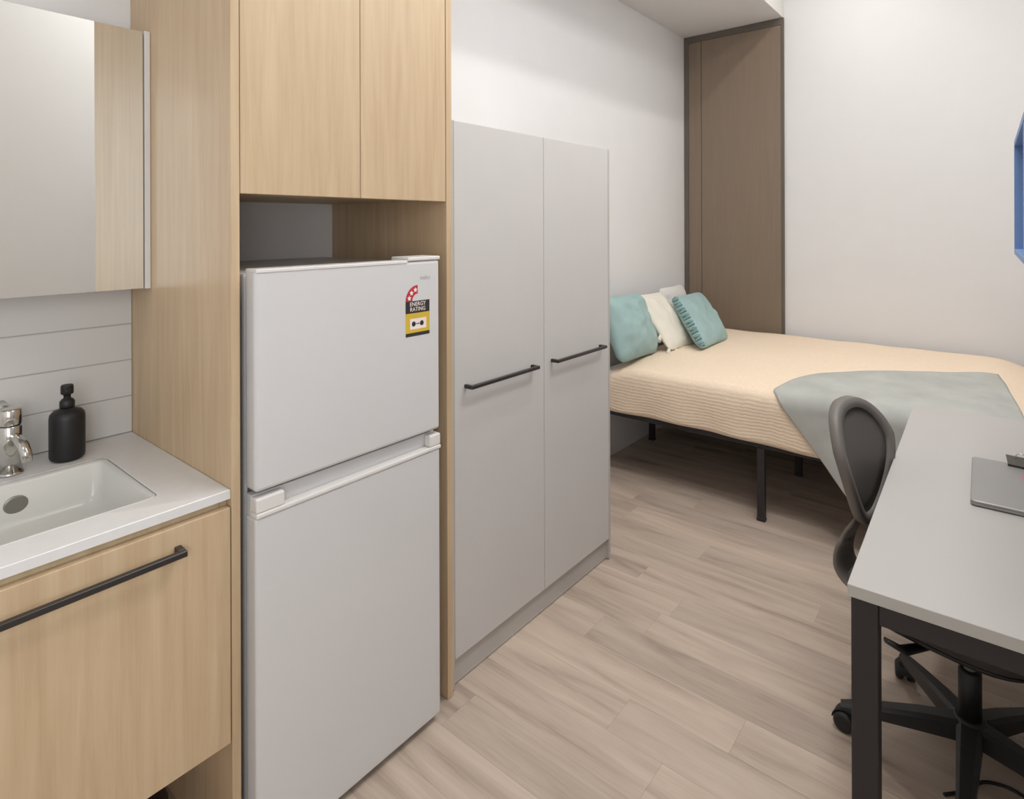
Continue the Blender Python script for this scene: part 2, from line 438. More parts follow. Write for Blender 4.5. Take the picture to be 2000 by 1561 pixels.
# ------------------------------------------------------------------ grey wardrobe
XD, YW0, YW1, ZW = -1.3775, 1.3545, 2.3575, 1.8426
t = thing('wardrobe', 'pale grey two door wardrobe with black bar handles beside the fridge', 'wardrobe', ((XW+XD)/2, (YW0+YW1)/2, 0))
for ya, yb in ((YW0, YW0+0.018), (YW1-0.012, YW1)):
    bm = BM(); box(bm, XW+0.001, XD+0.0, ya, yb, 0.004, ZW, 0.0008); mesh_obj('side_panel', bm, 'grey_lam_edge', t)
bm = BM(); box(bm, XW+0.001, XD-0.022, YW0+.0185, YW1-.0125, ZW-0.018, ZW-0.001); mesh_obj('top_panel', bm, 'grey_lam', t)
bm = BM(); box(bm, XW+0.001, XD-0.022, YW0+.0185, YW1-.0125, 0.098, 0.114); mesh_obj('bottom_panel', bm, 'grey_lam', t)
bm = BM(); box(bm, XD-0.032, XD-0.016, YW0+.0185, YW1-.0125, 0.004, 0.097); mesh_obj('kickboard', bm, 'grey_lam_edge', t)
YM = (YW0+YW1)/2 + 0.0045
def bar_handle(bm, x, y0, y1, z, stand, th=0.012):
    xf = x + stand
    box(bm, xf-th, xf, y0, y1, z-th/2, z+th/2, 0.0015)
    for a, b in ((y0, y0+th), (y1-th, y1)):
        box(bm, x-0.0005, xf-th+0.0005, a, b, z-th/2, z+th/2, 0.0008)
for ya, yb, h0, h1 in ((YW0+0.0195, YM-0.0012, 1.419, 1.788), (YM+0.0012, YW1-0.0135, 1.904, 2.275)):
    bm = BM(); box(bm, XD-0.020, XD, ya, yb, 0.096, ZW-0.001, 0.0012)
    d = mesh_obj('wardrobe_door', bm, 'grey_lam', t)
    bm = BM(); bar_handle(bm, XD, h0, h1, 0.972, 0.036); mesh_obj('handle', bm, 'handle', d)['label'] = 'black bar handle'

# ------------------------------------------------------------------ fridge
FX = -1.330; FY0, FY1 = 0.684, 1.264; FZ = 1.398
t = thing('refrigerator', 'white two door fridge with yellow energy sticker in the oak cabinet', 'refrigerator', (-1.62, 0.974, 0))
bm = BM(); box(bm, -1.93, FX-0.062, FY0+0.004, FY1-0.004, 0.030, FZ-0.010, 0.006, 2)
mesh_obj('body', bm, 'fridge_body', t)
bm = BM(); box(bm, FX-0.062, FX-0.052, FY0+0.012, FY1-0.012, 0.05, FZ-0.02)
mesh_obj('gasket', bm, 'dark_gap', t)
for fx in (-1.88, FX-0.12):
    for fy in (FY0+0.05, FY1-0.05):
        bm = BM(); lathe(bm, [(0.016, 0.001), (0.020, 0.004), (0.020, 0.012), (0.010, 0.014), (0.010, 0.032)], fx, fy, 16)
        mesh_obj('foot', bm, 'black', t)
bm = BM(); box(bm, FX-0.051, FX, FY0, FY1, 0.886, FZ, 0.009, 3)
fd = mesh_obj('freezer_door', bm, 'fridge', t)
bm = BM(); box(bm, FX-0.051, FX, FY0, FY1, 0.022, 0.826, 0.007, 3)
ld_ = mesh_obj('fridge_door', bm, 'fridge', t)
bm = BM()
box(bm, FX-0.0505, FX-0.026, FY0+0.002, FY1-0.002, 0.8262, 0.874, 0.001)      # pocket back
mesh_obj('handle_pocket', bm, 'fridge', ld_)
bm = BM()
box(bm, FX-0.0255, FX+0.0035, FY0+0.001, FY1+0.001, 0.8262, 0.8375, 0.003, 2)         # lip
box(bm, FX-0.0255, FX+0.0015, FY0+0.001, FY0+0.072, 0.8378, 0.872, 0.004, 2)  # end blocks
box(bm, FX-0.0255, FX+0.0015, FY1-0.042, FY1+0.001, 0.8378, 0.872, 0.004, 2)
mesh_obj('handle_trim', bm, 'fridge_trim', ld_)
bm = BM(); box(bm, FX-0.075, FX+0.002, FY1-0.125, FY1+0.001, FZ+0.0005, FZ+0.012, 0.003, 2)
mesh_obj('hinge_cover', bm, 'fridge_trim', t)
bm = BM(); box(bm, FX-0.05, FX+0.0022, FY0+0.002, FY1-0.126, FZ-0.006, FZ+0.0035, 0.002, 1)
mesh_obj('top_trim', bm, 'fridge_trim', fd)
# energy label on the freezer door: local 2D (u right = +Y, v up = +Z)
LY0, LY1 = 1.130, 1.222
def onf(dx): return lambda u, v: (FX+dx, u, v)
bm = BM()
L1, L2, L3, L4 = onf(.0004), onf(.0007), onf(.0010), onf(.0013)
def rect(f, u0, u1, v0, v1, mi): quad(bm, [f(u0, v0), f(u1, v0), f(u1, v1), f(u0, v1)], mi)
rect(L1, LY0, LY1, 1.180, 1.190, 1)
rect(L1, LY0, LY1, 1.190, 1.247, 3)
rect(L1, LY0, LY1, 1.247, 1.282, 1)
rect(L2, LY0+0.016, LY1-0.013, 1.200, 1.231, 0)
cy_, cz_, ro, ri = LY0+0.046, 1.282, 0.046, 0.021
arc = [(cy_+ro*math.cos(R(a)), cz_+ro*math.sin(R(a))) for a in range(180, 89, -6)]
arci = [(cy_+ri*math.cos(R(a)), cz_+ri*math.sin(R(a))) for a in range(90, 181, 6)]
f = bm.faces.new([bm.verts.new(L1(*p)) for p in arc+arci]); f.material_index = 2
for a in (164, 135, 106):
    scy, scz = cy_+0.0335*math.cos(R(a)), cz_+0.0335*math.sin(R(a))
    pts = []
    for k in range(10):
        rr_ = 0.0085 if k % 2 == 0 else 0.0042
        b_ = R(90+36*k); pts.append(L2(scy+rr_*math.cos(b_), scz+rr_*math.sin(b_)))
    f = bm.faces.new([bm.verts.new(p) for p in pts]); f.material_index = 0
uc = (LY0+LY1)/2
text_into(bm, 'ENERGY', 0.0165, lambda x, y: L2(uc+x, 1.2725+y), 0, 0.0002)
text_into(bm, 'RATING', 0.0165, lambda x, y: L2(uc+x, 1.2575+y), 0, 0.0002)
for dx, rr_ in ((-0.016, 0.0075), (0.015, 0.0075)):    # the two dark figures with a bar between
    f = bm.faces.new([bm.verts.new(L3(uc+dx+rr_*math.cos(R(a)), 1.2155+rr_*math.sin(R(a)))) for a in range(0, 360, 30)]); f.material_index = 1
rect(L3, uc-0.007, uc+0.006, 1.2142, 1.2168, 1)
mesh_obj('energy_label', bm, ['label_white', 'label_black', 'red', 'yellow'], fd)['label'] = 'energy rating sticker with red star arc and yellow panel'
bm = BM(); text_into(bm, 'inalto', 0.0175, lambda x, y: (FX+.0005, 1.205+x, 1.348+y), 0)
mesh_obj('brand_lettering', bm, 'grey_print', fd)

# ------------------------------------------------------------------ vanity, counter, basin
VY0, VY1 = 0.052, 0.6445
t = thing('vanity_cabinet', 'light oak wall hung vanity with one deep drawer below the basin', 'cabinet', ((XW+XP)/2, (VY0+VY1)/2, 0.322))
bm = BM()
box(bm, XW+0.002, XP-0.024, VY0, VY0+0.016, 0.326, 0.876)
box(bm, XW+0.002, XP-0.024, VY1-0.016, VY1, 0.326, 0.876)
box(bm, XW+0.002, XP-0.024, VY0+0.016, VY1-0.016, 0.326, 0.342)
mesh_obj('carcass', bm, 'wood', t)
bm = BM(); box(bm, XP-0.040, XP-0.0235, VY0+0.017, VY1-0.017, 0.835, 0.876)
mesh_obj('top_rail', bm, 'wood_edge', t)
bm = BM(); box(bm, XP-0.0215, XP-0.001, VY0, VY1-0.001, 0.322, 0.8595, 0.001)
d = mesh_obj('drawer_front', bm, 'wood', t)
bm = BM(); bar_handle(bm, XP-0.001, 0.160, 0.537, 0.812, 0.036, 0.013); mesh_obj('handle', bm, 'handle', d)['label'] = 'black bar handle'

CZ, CX = 0.899, -1.3705
BX0, BX1, BY0, BY1 = -1.822, -1.462, 0.150, 0.530
t = thing('countertop', 'pale stone vanity countertop with sunken white basin', 'countertop', ((XW+CX)/2, 0.348, 0.877))
def rr2(x0, x1, y0, y1, r, z): return rrect(x0, x1, y0, y1, r, z, 6)
e = 0.0015
bm = BM()
A = [rr2(BX0, BX1, BY0, BY1, 0.022, 0.878), rr2(XW+0.0005, CX, VY0-0.002, VY1+0.0010, 0.0006, 0.878),
     rr2(XW+0.0005, CX, VY0-0.002, VY1+0.0010, 0.0006, CZ-e), rr2(XW+0.0005+e, CX-e, VY0-0.002+e, VY1+0.0010-e, 0.0006, CZ),
     rr2(BX0-.002, BX1+.002, BY0-.002, BY1+.002, 0.024, CZ), rr2(BX0, BX1, BY0, BY1, 0.022, CZ-0.002), rr2(BX0, BX1, BY0, BY1, 0.022, 0.878)]
loops(bm, A, False, False)
bmesh.ops.remove_doubles(bm, verts=bm.verts[:], dist=1e-5)
mesh_obj('slab', bm, 'stone', t)
bm = BM(); g = 0.0002
loops(bm, [rr2(BX0+g, BX1-g, BY0+g, BY1-g, 0.022, CZ-0.004), rr2(BX0+0.008, BX1-0.008, BY0+0.008, BY1-0.008, 0.026, CZ-0.012),
           rr2(BX0+0.014, BX1-0.016, BY0+0.012, BY1-0.012, 0.030, CZ-0.085), rr2(BX0+0.030, BX1-0.034, BY0+0.028, BY1-0.028, 0.040, CZ-0.112),
           rr2(BX0+0.07, BX1-0.07, BY0+0.06, BY1-0.06, 0.04, CZ-0.120), rr2(-1.665, -1.615, 0.315, 0.365, 0.02, CZ-0.122)],
      False, True, smooth=True)
bs_o = mesh_obj('basin', bm, 'ceramic', t)
so = bs_o.modifiers.new('thickness', 'SOLIDIFY'); so.thickness = -0.006; so.offset = 1
bm = BM()
ang = math.atan2(0.006, 0.07)
ls = []
for rr_, d_ in ((0.0235, 0.0), (0.0235, 0.003), (0.020, 0.0034)):
    ls.append([(BX0+0.009+d_*3.2, 0.343+rr_*math.cos(2*math.pi*i/28), 0.846+rr_*0.86*math.sin(2*math.pi*i/28)) for i in range(28)])
loops(bm, ls)
mesh_obj('overflow_cover', bm, 'overflow', t)
bm = BM(); lathe(bm, [(0.026, CZ-0.1215), (0.026, CZ-0.118), (0.020, CZ-0.116)], -1.64, 0.34, 24)
mesh_obj('drain', bm, 'chrome', t)

# tap
TX, TY = -1.876, 0.346
t = thing('basin_tap', 'short chrome mixer tap standing behind the basin', 'tap', (TX, TY, CZ))
bm = BM(); lathe(bm, [(0.027, CZ+0.0005), (0.027, CZ+0.005), (0.024, CZ+0.008)], TX, TY, 28); mesh_obj('base_ring', bm, 'chrome', t)
bm = BM(); lathe(bm, [(0.0240, CZ+0.008), (0.0240, CZ+0.116), (0.022, CZ+0.119)], TX, TY, 28); mesh_obj('tap_body', bm, 'chrome', t)
bm = BM(); tube(bm, [(TX+0.012, TY+0.004, CZ+0.092), (TX+0.045, TY+0.009, CZ+0.089), (TX+0.070, TY+0.012, CZ+0.080), (TX+0.083, TY+0.014, CZ+0.066), (TX+0.087, TY+0.015, CZ+0.046)], [0.012, 0.012, 0.012, 0.0115, 0.011], 16)
mesh_obj('spout', bm, 'chrome', t)
bm = BM(); lathe(bm, [(0.022, CZ+0.120), (0.0240, CZ+0.123), (0.0240, CZ+0.156), (0.021, CZ+0.160)], TX, TY, 28)
tube(bm, [(TX-0.010, TY, CZ+0.150), (TX-0.030, TY-0.003, CZ+0.160), (TX-0.055, TY-0.006, CZ+0.168)], [0.010, 0.008, 0.006], 12, flat=0.5)
mesh_obj('lever', bm, 'chrome', t)

# soap dispenser
SX, SY = -1.882, 0.463
t = thing('soap_dispenser', 'matte black pump soap bottle on the vanity top', 'soap dispenser', (SX, SY, CZ))
bm = BM(); lathe(bm, [(0.030, CZ+0.0006), (0.0375, CZ+0.006), (0.039, CZ+0.012), (0.039, CZ+0.108), (0.0375, CZ+0.118), (0.031, CZ+0.126), (0.018, CZ+0.131), (0.016, CZ+0.134)], SX, SY, 36)
mesh_obj('bottle', bm, 'plastic_black', t)
bm = BM(); lathe(bm, [(0.0155, CZ+0.1345), (0.0165, CZ+0.137), (0.0165, CZ+0.150), (0.012, CZ+0.156), (0.008, CZ+0.158), (0.008, CZ+0.168)], SX, SY, 24)
mesh_obj('collar', bm, 'plastic_black', t)
bm = BM(); lathe(bm, [(0.0125, CZ+0.1685), (0.014, CZ+0.171), (0.014, CZ+0.188), (0.0125, CZ+0.192)], SX, SY, 24)
tube(bm, [(SX+0.004, SY, CZ+0.183), (SX+0.022, SY-0.004, CZ+0.183), (SX+0.034, SY-0.006, CZ+0.178)], [0.006, 0.006, 0.005], 10)
mesh_obj('pump_head', bm, 'plastic_black', t)

# mirror cabinet
MX, MZ0, MZ1 = -1.840, 1.3305, 2.040
t = thing('mirror_cabinet', 'white mirrored wall cabinet hung above the basin', 'cabinet', ((XW+MX)/2, 0.35, MZ0))
bm = BM(); box(bm, XW+0.009, MX-0.022, VY0, 0.6440, MZ0+0.003, MZ1-0.002, 0.001); mesh_obj('cabinet_body', bm, 'grey_lam', t)
bm = BM(); box(bm, MX-0.021, MX-0.005, VY0, 0.6285, MZ0, MZ1, 0.0008)
d = mesh_obj('mirror_door', bm, 'grey_lam', t)
bm = BM(); box(bm, MX-0.0049, MX, VY0+0.0005, 0.6280, MZ0+0.0005, MZ1-0.0005); mesh_obj('mirror_glass', bm, 'mirror', d)
bm = BM(); box(bm, MX-0.021, MX+0.004, 0.6315, 0.6452, MZ0-0.001, MZ1+0.003, 0.0008); mesh_obj('side_filler', bm, 'fridge_trim', t)

# waste bin below the vanity
t = thing('waste_bin', 'small dark round bin on the floor under the vanity', 'bin', (-1.52, 0.47, 0))
bm = BM(); lathe(bm, [(0.070, 0.001), (0.076, 0.006), (0.090, 0.165)], -1.52, 0.47, 32); mesh_obj('bucket', bm, 'bin', t)
bm = BM(); lathe(bm, [(0.0915, 0.166), (0.093, 0.172), (0.092, 0.186), (0.075, 0.198), (0.02, 0.202)], -1.52, 0.47, 32); mesh_obj('lid', bm, 'bin', t)

# ------------------------------------------------------------------ bed
BX_0, BX_1, BYF, BYB = -1.935, 0.105, 3.135, 4.560
t = thing('bed', 'low black metal framed double bed along the back wall', 'bed', ((BX_0+BX_1)/2, (BYF+BYB)/2, 0))
def rail(x0, x1, y0, y1):
    b = BM(); box(b, x0, x1, y0, y1, 0.372, 0.408, 0.002); return mesh_obj('rail', b, 'desk_steel', t)
rail(BX_0, BX_1, BYF-0.004, BYF+0.026); rail(BX_0, BX_1, BYB-0.03, BYB)
rail(BX_0, BX_0+0.03, BYF+0.027, BYB-0.031); rail(BX_1-0.03, BX_1, BYF+0.027, BYB-0.031)
rail(BX_0+0.031, BX_1-0.031, 3.835, 3.865)
for lx in (BX_0+0.02, -0.962, BX_1-0.02):
    for ly in (BYF+0.012, 3.85, BYB-0.018):
        b = BM(); box(b, lx-0.019, lx+0.019, ly-0.013, ly+0.013, 0.0015, 0.3715, 0.002)
        box(b, lx-0.021, lx+0.021, ly-0.015, ly+0.015, 0.0012, 0.016, 0.002)
        mesh_obj('leg', b, 'desk_steel', t)
for k in range(9):
    sx_ = BX_0 + 0.1 + k*(BX_1-BX_0-0.2)/8
    b = BM(); box(b, sx_-0.03, sx_+0.03, BYF+0.03, BYB-0.033, 0.4085, 0.4165, 0.001)
    mesh_obj('slat', b, 'desk_steel', t)
bm = BM(); box(bm, BX_0+0.008, BX_1-0.008, BYF+0.014, BYB-0.008, 0.4175, 0.620, 0.03, 4)
mesh_obj('mattress', bm, 'sheet', t)

ZTOP, RAD = 0.655, 0.055
def bedprof(wv, x=-1.0, off=0.0):
    """wv: arc length from the front top edge (negative hangs down); returns (Y, Z)"""
    q = math.pi*RAD/4
    drop = 0.0
    if x < -1.62: drop += 0.085*((-1.62-x)/0.3)**2
    if x > -0.10: drop += 0.05*((x+0.10)/0.2)**2
    if wv < -q: y, z, ny, nz = BYF, ZTOP-RAD+(wv+q), -1, 0
    elif wv <= q:
        th = (wv+q)/RAD
        y, z = BYF+RAD-RAD*math.cos(th), ZTOP-RAD+RAD*math.sin(th); ny, nz = -math.cos(th), math.sin(th)
    else:
        dd = wv-q
        y, z = BYF+RAD+dd, ZTOP+0.055*(1-math.exp(-dd/0.35)); ny, nz = 0, 1
        db = BYB - y
        if db < 0.06: z -= 0.04*((0.06-db)/0.06)**2
    k = max(0.0, min(1.0, (z-0.42)/0.2))
    return y+ny*off, z+nz*off-drop*k
from mathutils import noise as mnoise
bm = BM()
NX, q = 120, math.pi*RAD/4
wmax = BYB-(BYF+RAD)+q
ws = [-0.245+i*0.02 for i in range(10)] + [-q+2*q*i/8 for i in range(9)] + [q+(wmax-q)*i/30 for i in range(1, 31)]
rows = []
for i in range(NX+1):
    x = BX_0-0.004 + (BX_1-BX_0+0.012)*i/NX
    row = []
    for j, wv in enumerate(ws):
        y, z = bedprof(wv, x, 0.012)
        n = mnoise.noise(Vector((x*5, wv*5, 0.3)))
        if wv < -q:
            k = (-wv-q)/0.2
            y += -0.004 + k*(0.010*n + 0.005*math.sin(x*19)); z += k*0.006*math.sin(x*4+1)
        else: z += 0.005*n
        row.append((x, y, z))
    rows.append(row)
loops(bm, rows, False, False, wrap=False, smooth=True)
bsp = mesh_obj('bedspread', bm, 'spread', base=(-0.9, 3.85, 0.40))
tag(bsp, 'cream ribbed bedspread covering the whole bed', 'bedspread')
so = bsp.modifiers.new('thickness', 'SOLIDIFY'); so.thickness = 0.008; so.offset = -1

# throw blanket: laid askew, one corner hanging over the front of the bed
bm = BM()
A0 = (-0.905, 0.02)
def curveB(s):
    P = [(0, 0), (0.05, 0.16), (0.150, 0.33), (0.35, 0.49), (0.60, 0.66), (0.87, 0.83)]
    f_ = s*(len(P)-1); i = min(int(f_), len(P)-2); u = f_-i
    g_ = lambda k: Vector(P[max(0, min(len(P)-1, k))])
    p0, p1, p2, p3 = g_(i-1), g_(i), g_(i+1), g_(i+2)
    return 0.5*((2*p1)+(p2-p0)*u+(2*p0-5*p1+4*p2-p3)*u*u+(3*p1-p0-3*p2+p3)*u**3)
NS, NT = 60, 64
rows = []
for i in range(NS+1):
    s = i/NS; c = curveB(s); row = []
    for j in range(NT+1):
        tt = j/NT
        x = A0[0] + c.x + tt*0.545*(1-0.80*s)
        wv = A0[1] + c.y - tt*(0.64+0.12*s)
        x = min(x, BX_1-0.012)
        n = mnoise.noise(Vector((x*6, wv*6, 1.7)))
        y, z = bedprof(wv, x, 0.024+0.008*n)
        if wv < -0.05:
            k = min(1.0, (-wv-0.05)/0.3)
            y -= k*(0.030+0.016*math.sin(x*17+wv*5))
        z = max(z, 0.012)
        row.append((x, y, z))
    rows.append(row)
loops(bm, rows, False, False, wrap=False, smooth=True)
thr = mesh_obj('throw_blanket', bm, 'throw', base=(-0.5, 3.3, 0.6))
tag(thr, 'grey plush throw hanging over the front edge of the bed', 'blanket')
so = thr.modifiers.new('thickness', 'SOLIDIFY'); so.thickness = 0.007; so.offset = 0

# pillows
def pillow(name, label, mat, base, up, wdir, W, H, T, seed=0, extra=None, droop=0.0):
    U = Vector(up).normalized(); Wd = Vector(wdir).normalized(); N = Wd.cross(U).normalized()
    root = thing(name, label, 'pillow', base, local=True, group='pillows on the bed')
    def P(a, b, c):   # a,b in -1..1, c thickness
        cr_ = 1-0.10*(abs(a)*abs(b))**6; px = a*W/2*(1-0.045*(1-b*b))*cr_; py = (b*H/2*(1-0.045*(1-a*a)))*cr_+H/2
        return Wd*px + U*py + N*c
    n = 30; b_ = BM(); front = []; back = []
    for i in range(n+1):
        fa = []; ba = []
        for j in range(n+1):
            a, b = math.sin((i/n-0.5)*math.pi), math.sin((j/n-0.5)*math.pi)
            h = (max(0, 1-abs(a)**2.6)*max(0, 1-abs(b)**2.6))**0.55
            w_ = mnoise.noise(Vector((a*2.2+seed, b*2.2, seed*1.3)))*0.26 + mnoise.noise(Vector((a*5+seed, b*5, 2)))*0.20
            c = T/2*h*(1+w_)
            fa.append(P(a, b, c)); ba.append(P(a, b, -c))
        front.append(fa); back.append(ba)
    loops(b_, front, False, False, wrap=False, smooth=True); loops(b_, back, False, False, wrap=False, smooth=True)
    bmesh.ops.remove_doubles(b_, verts=b_.verts[:], dist=1e-4)
    mesh_obj('pillow_case', b_, mat, root, base=(0, 0, 0))
    if extra == 'ruffle':
        for e_ in range(16):
            bb = -0.95+1.9*e_/15
            q0 = P(-0.86, bb, T*0.16*(1-bb*bb)+0.012); q1 = P(-1.03, bb+0.03, 0.004)
            b2 = BM()
            tube(b2, [q0, (q0+q1)/2+N*0.016+U*0.006*((-1)**e_), q1+Wd*-0.012], [0.010, 0.016, 0.007], 8, flat=0.6)
            mesh_obj('ruffle', b2, 'teal_dark', root, base=(0, 0, 0))
    if extra == 'tassel':
        for a, b in ((-1, -1), (-1, -0.45), (-1, 0.1), (-1, 0.6), (-0.5, -1), (0, -1), (0.5, -1), (1, -1), (-1, 1)):
            q0 = P(a*0.98, b*0.98, 0.0)
            dirv = (Wd*(a if abs(a) == 1 else 0)*0.6 + Vector((0, 0, -1))*0.6 + N*0.25).normalized()
            b2 = BM()
            tube(b2, [q0, q0+dirv*0.012, q0+dirv*0.026, q0+dirv*0.052], [0.006, 0.011, 0.012, 0.016], 8)
            mesh_obj('tassel', b2, mat, root, base=(0, 0, 0))
    return root
ZB = 0.705
pillow('pillow', 'white pillow against the wall behind the right teal pillow', 'pillow_white', (-1.850, 4.19, ZB-0.005), (-0.22, 0, 0.97), (0, 1, 0), 0.42, 0.36, 0.11, 3)
pillow('pillow', 'teal pillow nearest the wardrobe, leaning on the wall', 'teal', (-1.735, 3.33, ZB-0.022), (-0.36, 0.05, 0.93), (0.04, 1, 0), 0.46, 0.41, 0.19, 1)
pillow('pillow', 'cream tasselled pillow between the two teal pillows', 'cream', (-1.620, 3.70, ZB-0.002), (-0.60, 0.10, 0.76), (0.10, 1, 0), 0.33, 0.43, 0.10, 5, extra='tassel')
pillow('pillow', 'teal pillow with ruffled edge in front of the white pillow', 'teal', (-1.470, 3.88, ZB+0.012), (-0.66, 0.46, 0.63), (0, 1, 0), 0.51, 0.47, 0.13, 8, extra='ruffle')

# ------------------------------------------------------------------ desk
ROT = R(1.49)
dk = thing('desk', 'white topped desk with dark square steel legs', 'desk', (-0.264, 1.438, 0), rotz=ROT, local=True)
DL, DW, DZ = 1.613, 0.655, 0.735
bm = BM(); box(bm, 0, DW, 0, DL, DZ-0.026, DZ, 0.001)
for f in bm.faces:
    if abs(f.normal.z) < 0.5: f.material_index = 1
mesh_obj('desk_top', bm, ['desk_top', 'desk_edge'], dk)
LS = 0.050; ZL = DZ-0.0275
for lx, ly in ((0.006, 0.008), (DW-0.006-LS, 0.008), (0.006, DL-0.008-LS), (DW-0.006-LS, DL-0.008-LS)):
    bm = BM(); box(bm, lx, lx+LS, ly, ly+LS, 0.0015, ZL, 0.0015); mesh_obj('leg', bm, 'desk_steel', dk)
for a in ((0.006+LS+.0005, DW-0.006-LS-.0005, 0.010, 0.045), (0.006+LS+.0005, DW-0.006-LS-.0005, DL-0.045, DL-0.010),
          (0.010, 0.045, 0.008+LS+.0005, DL-0.008-LS-.0005), (DW-0.045, DW-0.010, 0.008+LS+.0005, DL-0.008-LS-.0005)):
    bm = BM(); box(bm, *a, ZL-0.045, ZL, 0.0015); mesh_obj('frame_rail', bm, 'desk_steel', dk)

# laptop, closed, on the desk
lp = thing('laptop', 'closed silver laptop lying on the white desk', 'laptop', (-0.078, 2.050, DZ), rotz=ROT, local=True)
bm = BM(); loops(bm, [rrect(0.002, 0.262, 0.002, 0.386, 0.010, 0.0008), rrect(0.008, 0.256, 0.008, 0.380, 0.012, 0.0005+0.0005)], True, True)
bm.free()
bm = BM(); loops(bm, [rrect(0.004, 0.260, 0.004, 0.384, 0.010, 0.0012), rrect(0, 0.264, 0, 0.388, 0.012, 0.004), rrect(0, 0.264, 0, 0.388, 0.012, 0.0095)])
mesh_obj('base', bm, 'steel', lp)
bm = BM(); loops(bm, [rrect(0, 0.264, 0, 0.388, 0.012, 0.0105), rrect(0, 0.264, 0, 0.388, 0.012, 0.0145), rrect(0.003, 0.261, 0.003, 0.385, 0.010, 0.0165)])
mesh_obj('lid', bm, 'steel', lp)
bm = BM(); box(bm, 0.004, 0.260, 0.004, 0.384, 0.0096, 0.0104); mesh_obj('seam', bm, 'black', lp)
for fx, fy in ((0.03, 0.03), (0.234, 0.03), (0.03, 0.358), (0.234, 0.358)):
    bm = BM(); lathe(bm, [(0.008, 0.0003), (0.008, 0.0012)], fx, fy, 12); mesh_obj('foot', bm, 'black', lp)
bm = BM(); box(bm, 0.118, 0.140, 0.24, 0.29, 0.0166, 0.0169); mesh_obj('sticker', bm, 'pink', lp)

# binder clip on the far edge of the laptop
bc = thing('binder_clip', 'grey metal binder clip with wire loop on the laptop edge', 'binder clip', (0.030, 2.418, DZ+0.0169), rotz=R(-6), local=True)
bm = BM()
loops(bm, [[(-0.027, -0.013, 0.0003), (0.027, -0.013, 0.0003), (0.027, 0.013, 0.0003), (-0.027, 0.013, 0.0003)],
           [(-0.028, -0.011, 0.006), (0.028, -0.011, 0.006), (0.028, 0.011, 0.006), (-0.028, 0.011, 0.006)],
           [(-0.034, -0.002, 0.030), (0.034, -0.002, 0.030), (0.034, 0.002, 0.030), (-0.034, 0.002, 0.030)]])
mesh_obj('clip_body', bm, 'clip', bc)
bm = BM(); box(bm, -0.0275, 0.0275, -0.0142, -0.0134, 0.0003, 0.0055); mesh_obj('jaw', bm, 'black', bc)
bm = BM()
tube(bm, [(-0.010+0.0, -0.004, 0.022)] + [(0.004+0.014*math.cos(R(a)), -0.004-0.002, 0.030+0.012*math.sin(R(a))) for a in range(180, -1, -20)] + [(0.018, -0.004, 0.022)], 0.0013, 8, up=(0, 1, 0))
mesh_obj('wire_loop', bm, 'chrome', bc)

# ------------------------------------------------------------------ office chair
CHX, CHY, CA = -0.082, 2.100, R(-14)
ch = thing('office_chair', 'dark office chair with oval mesh back pushed under the desk', 'office chair', (CHX, CHY, 0), rotz=CA, local=True)
# five-star base: legs pointing at 198, 126, 54, -18, 270 degrees in the room
RB = 0.306
bm = BM(); lathe(bm, [(0.030, 0.060), (0.042, 0.066), (0.042, 0.115), (0.034, 0.128)], 0, 0, 28); hub = mesh_obj('base_hub', bm, 'base_grey', ch)
for k in range(5):
    a = R(198 - 72*k) - CA
    dx, dy = math.cos(a), math.sin(a)
    bm = BM(); ls = []
    for rr_, zt_, hh, ww in ((0.030, 0.122, 0.052, 0.030), (0.12, 0.114, 0.046, 0.026), (0.22, 0.098, 0.034, 0.021), (0.290, 0.084, 0.026, 0.018), (0.318, 0.078, 0.022, 0.013)):
        px, py = dx*rr_, dy*rr_; nx_, ny_ = -dy, dx
        ls.append([(px+nx_*ww, py+ny_*ww, zt_-hh), (px+nx_*ww, py+ny_*ww, zt_-0.008), (px+nx_*ww*0.6, py+ny_*ww*0.6, zt_),
                   (px-nx_*ww*0.6, py-ny_*ww*0.6, zt_), (px-nx_*ww, py-ny_*ww, zt_-0.008), (px-nx_*ww, py-ny_*ww, zt_-hh)])
    loops(bm, ls)
    mesh_obj('base_leg', bm, 'base_grey', ch)
    # caster: hood and twin wheels
    cxk, cyk = dx*RB, dy*RB
    ca = a + R(65)
    ax = Vector((math.cos(ca), math.sin(ca), 0))
    bm = BM()
    for s_ in (-1, 1):
        ls = []
        for rr_, d_ in ((0.021, 0.005), (0.0275, 0.007), (0.0285, 0.013), (0.0275, 0.024), (0.020, 0.028)):
            c_ = Vector((cxk, cyk, 0.0290)) + ax*s_*d_
            tn = Vector((-ax.y, ax.x, 0))
            ls.append([c_ + tn*rr_*math.cos(2*math.pi*i/24) + Vector((0, 0, 1))*rr_*math.sin(2*math.pi*i/24) for i in range(24)])
        loops(bm, ls, smooth=True)
    cs = mesh_obj('caster', bm, 'plastic_black', ch)
    bm = BM(); lathe(bm, [(0.008, 0.022), (0.008, 0.056)], cxk, cyk, 12); mesh_obj('caster_stem', bm, 'plastic_black', cs, base=(0, 0, 0))
    bm = BM()
    hood = []
    for ii in range(9):
        th = R(22*ii+2); tn = Vector((-ax.y, ax.x, 0))
        o_ = Vector((cxk, cyk, 0.0275)) + tn*0.0305*math.cos(th) + Vector((0, 0, 1))*0.0305*math.sin(th)
        hood.append([o_ - ax*0.017, o_ + ax*0.017])
    hood2 = [[p + (p-Vector((cxk, cyk, 0.0275))).normalized()*0.004 for p in h_] for h_ in hood]
    loops(bm, [[h[0], h[1], h2[1], h2[0]] for h, h2 in zip(hood, hood2)])
    mesh_obj('caster_hood', bm, 'plastic_black', cs, base=(0, 0, 0))
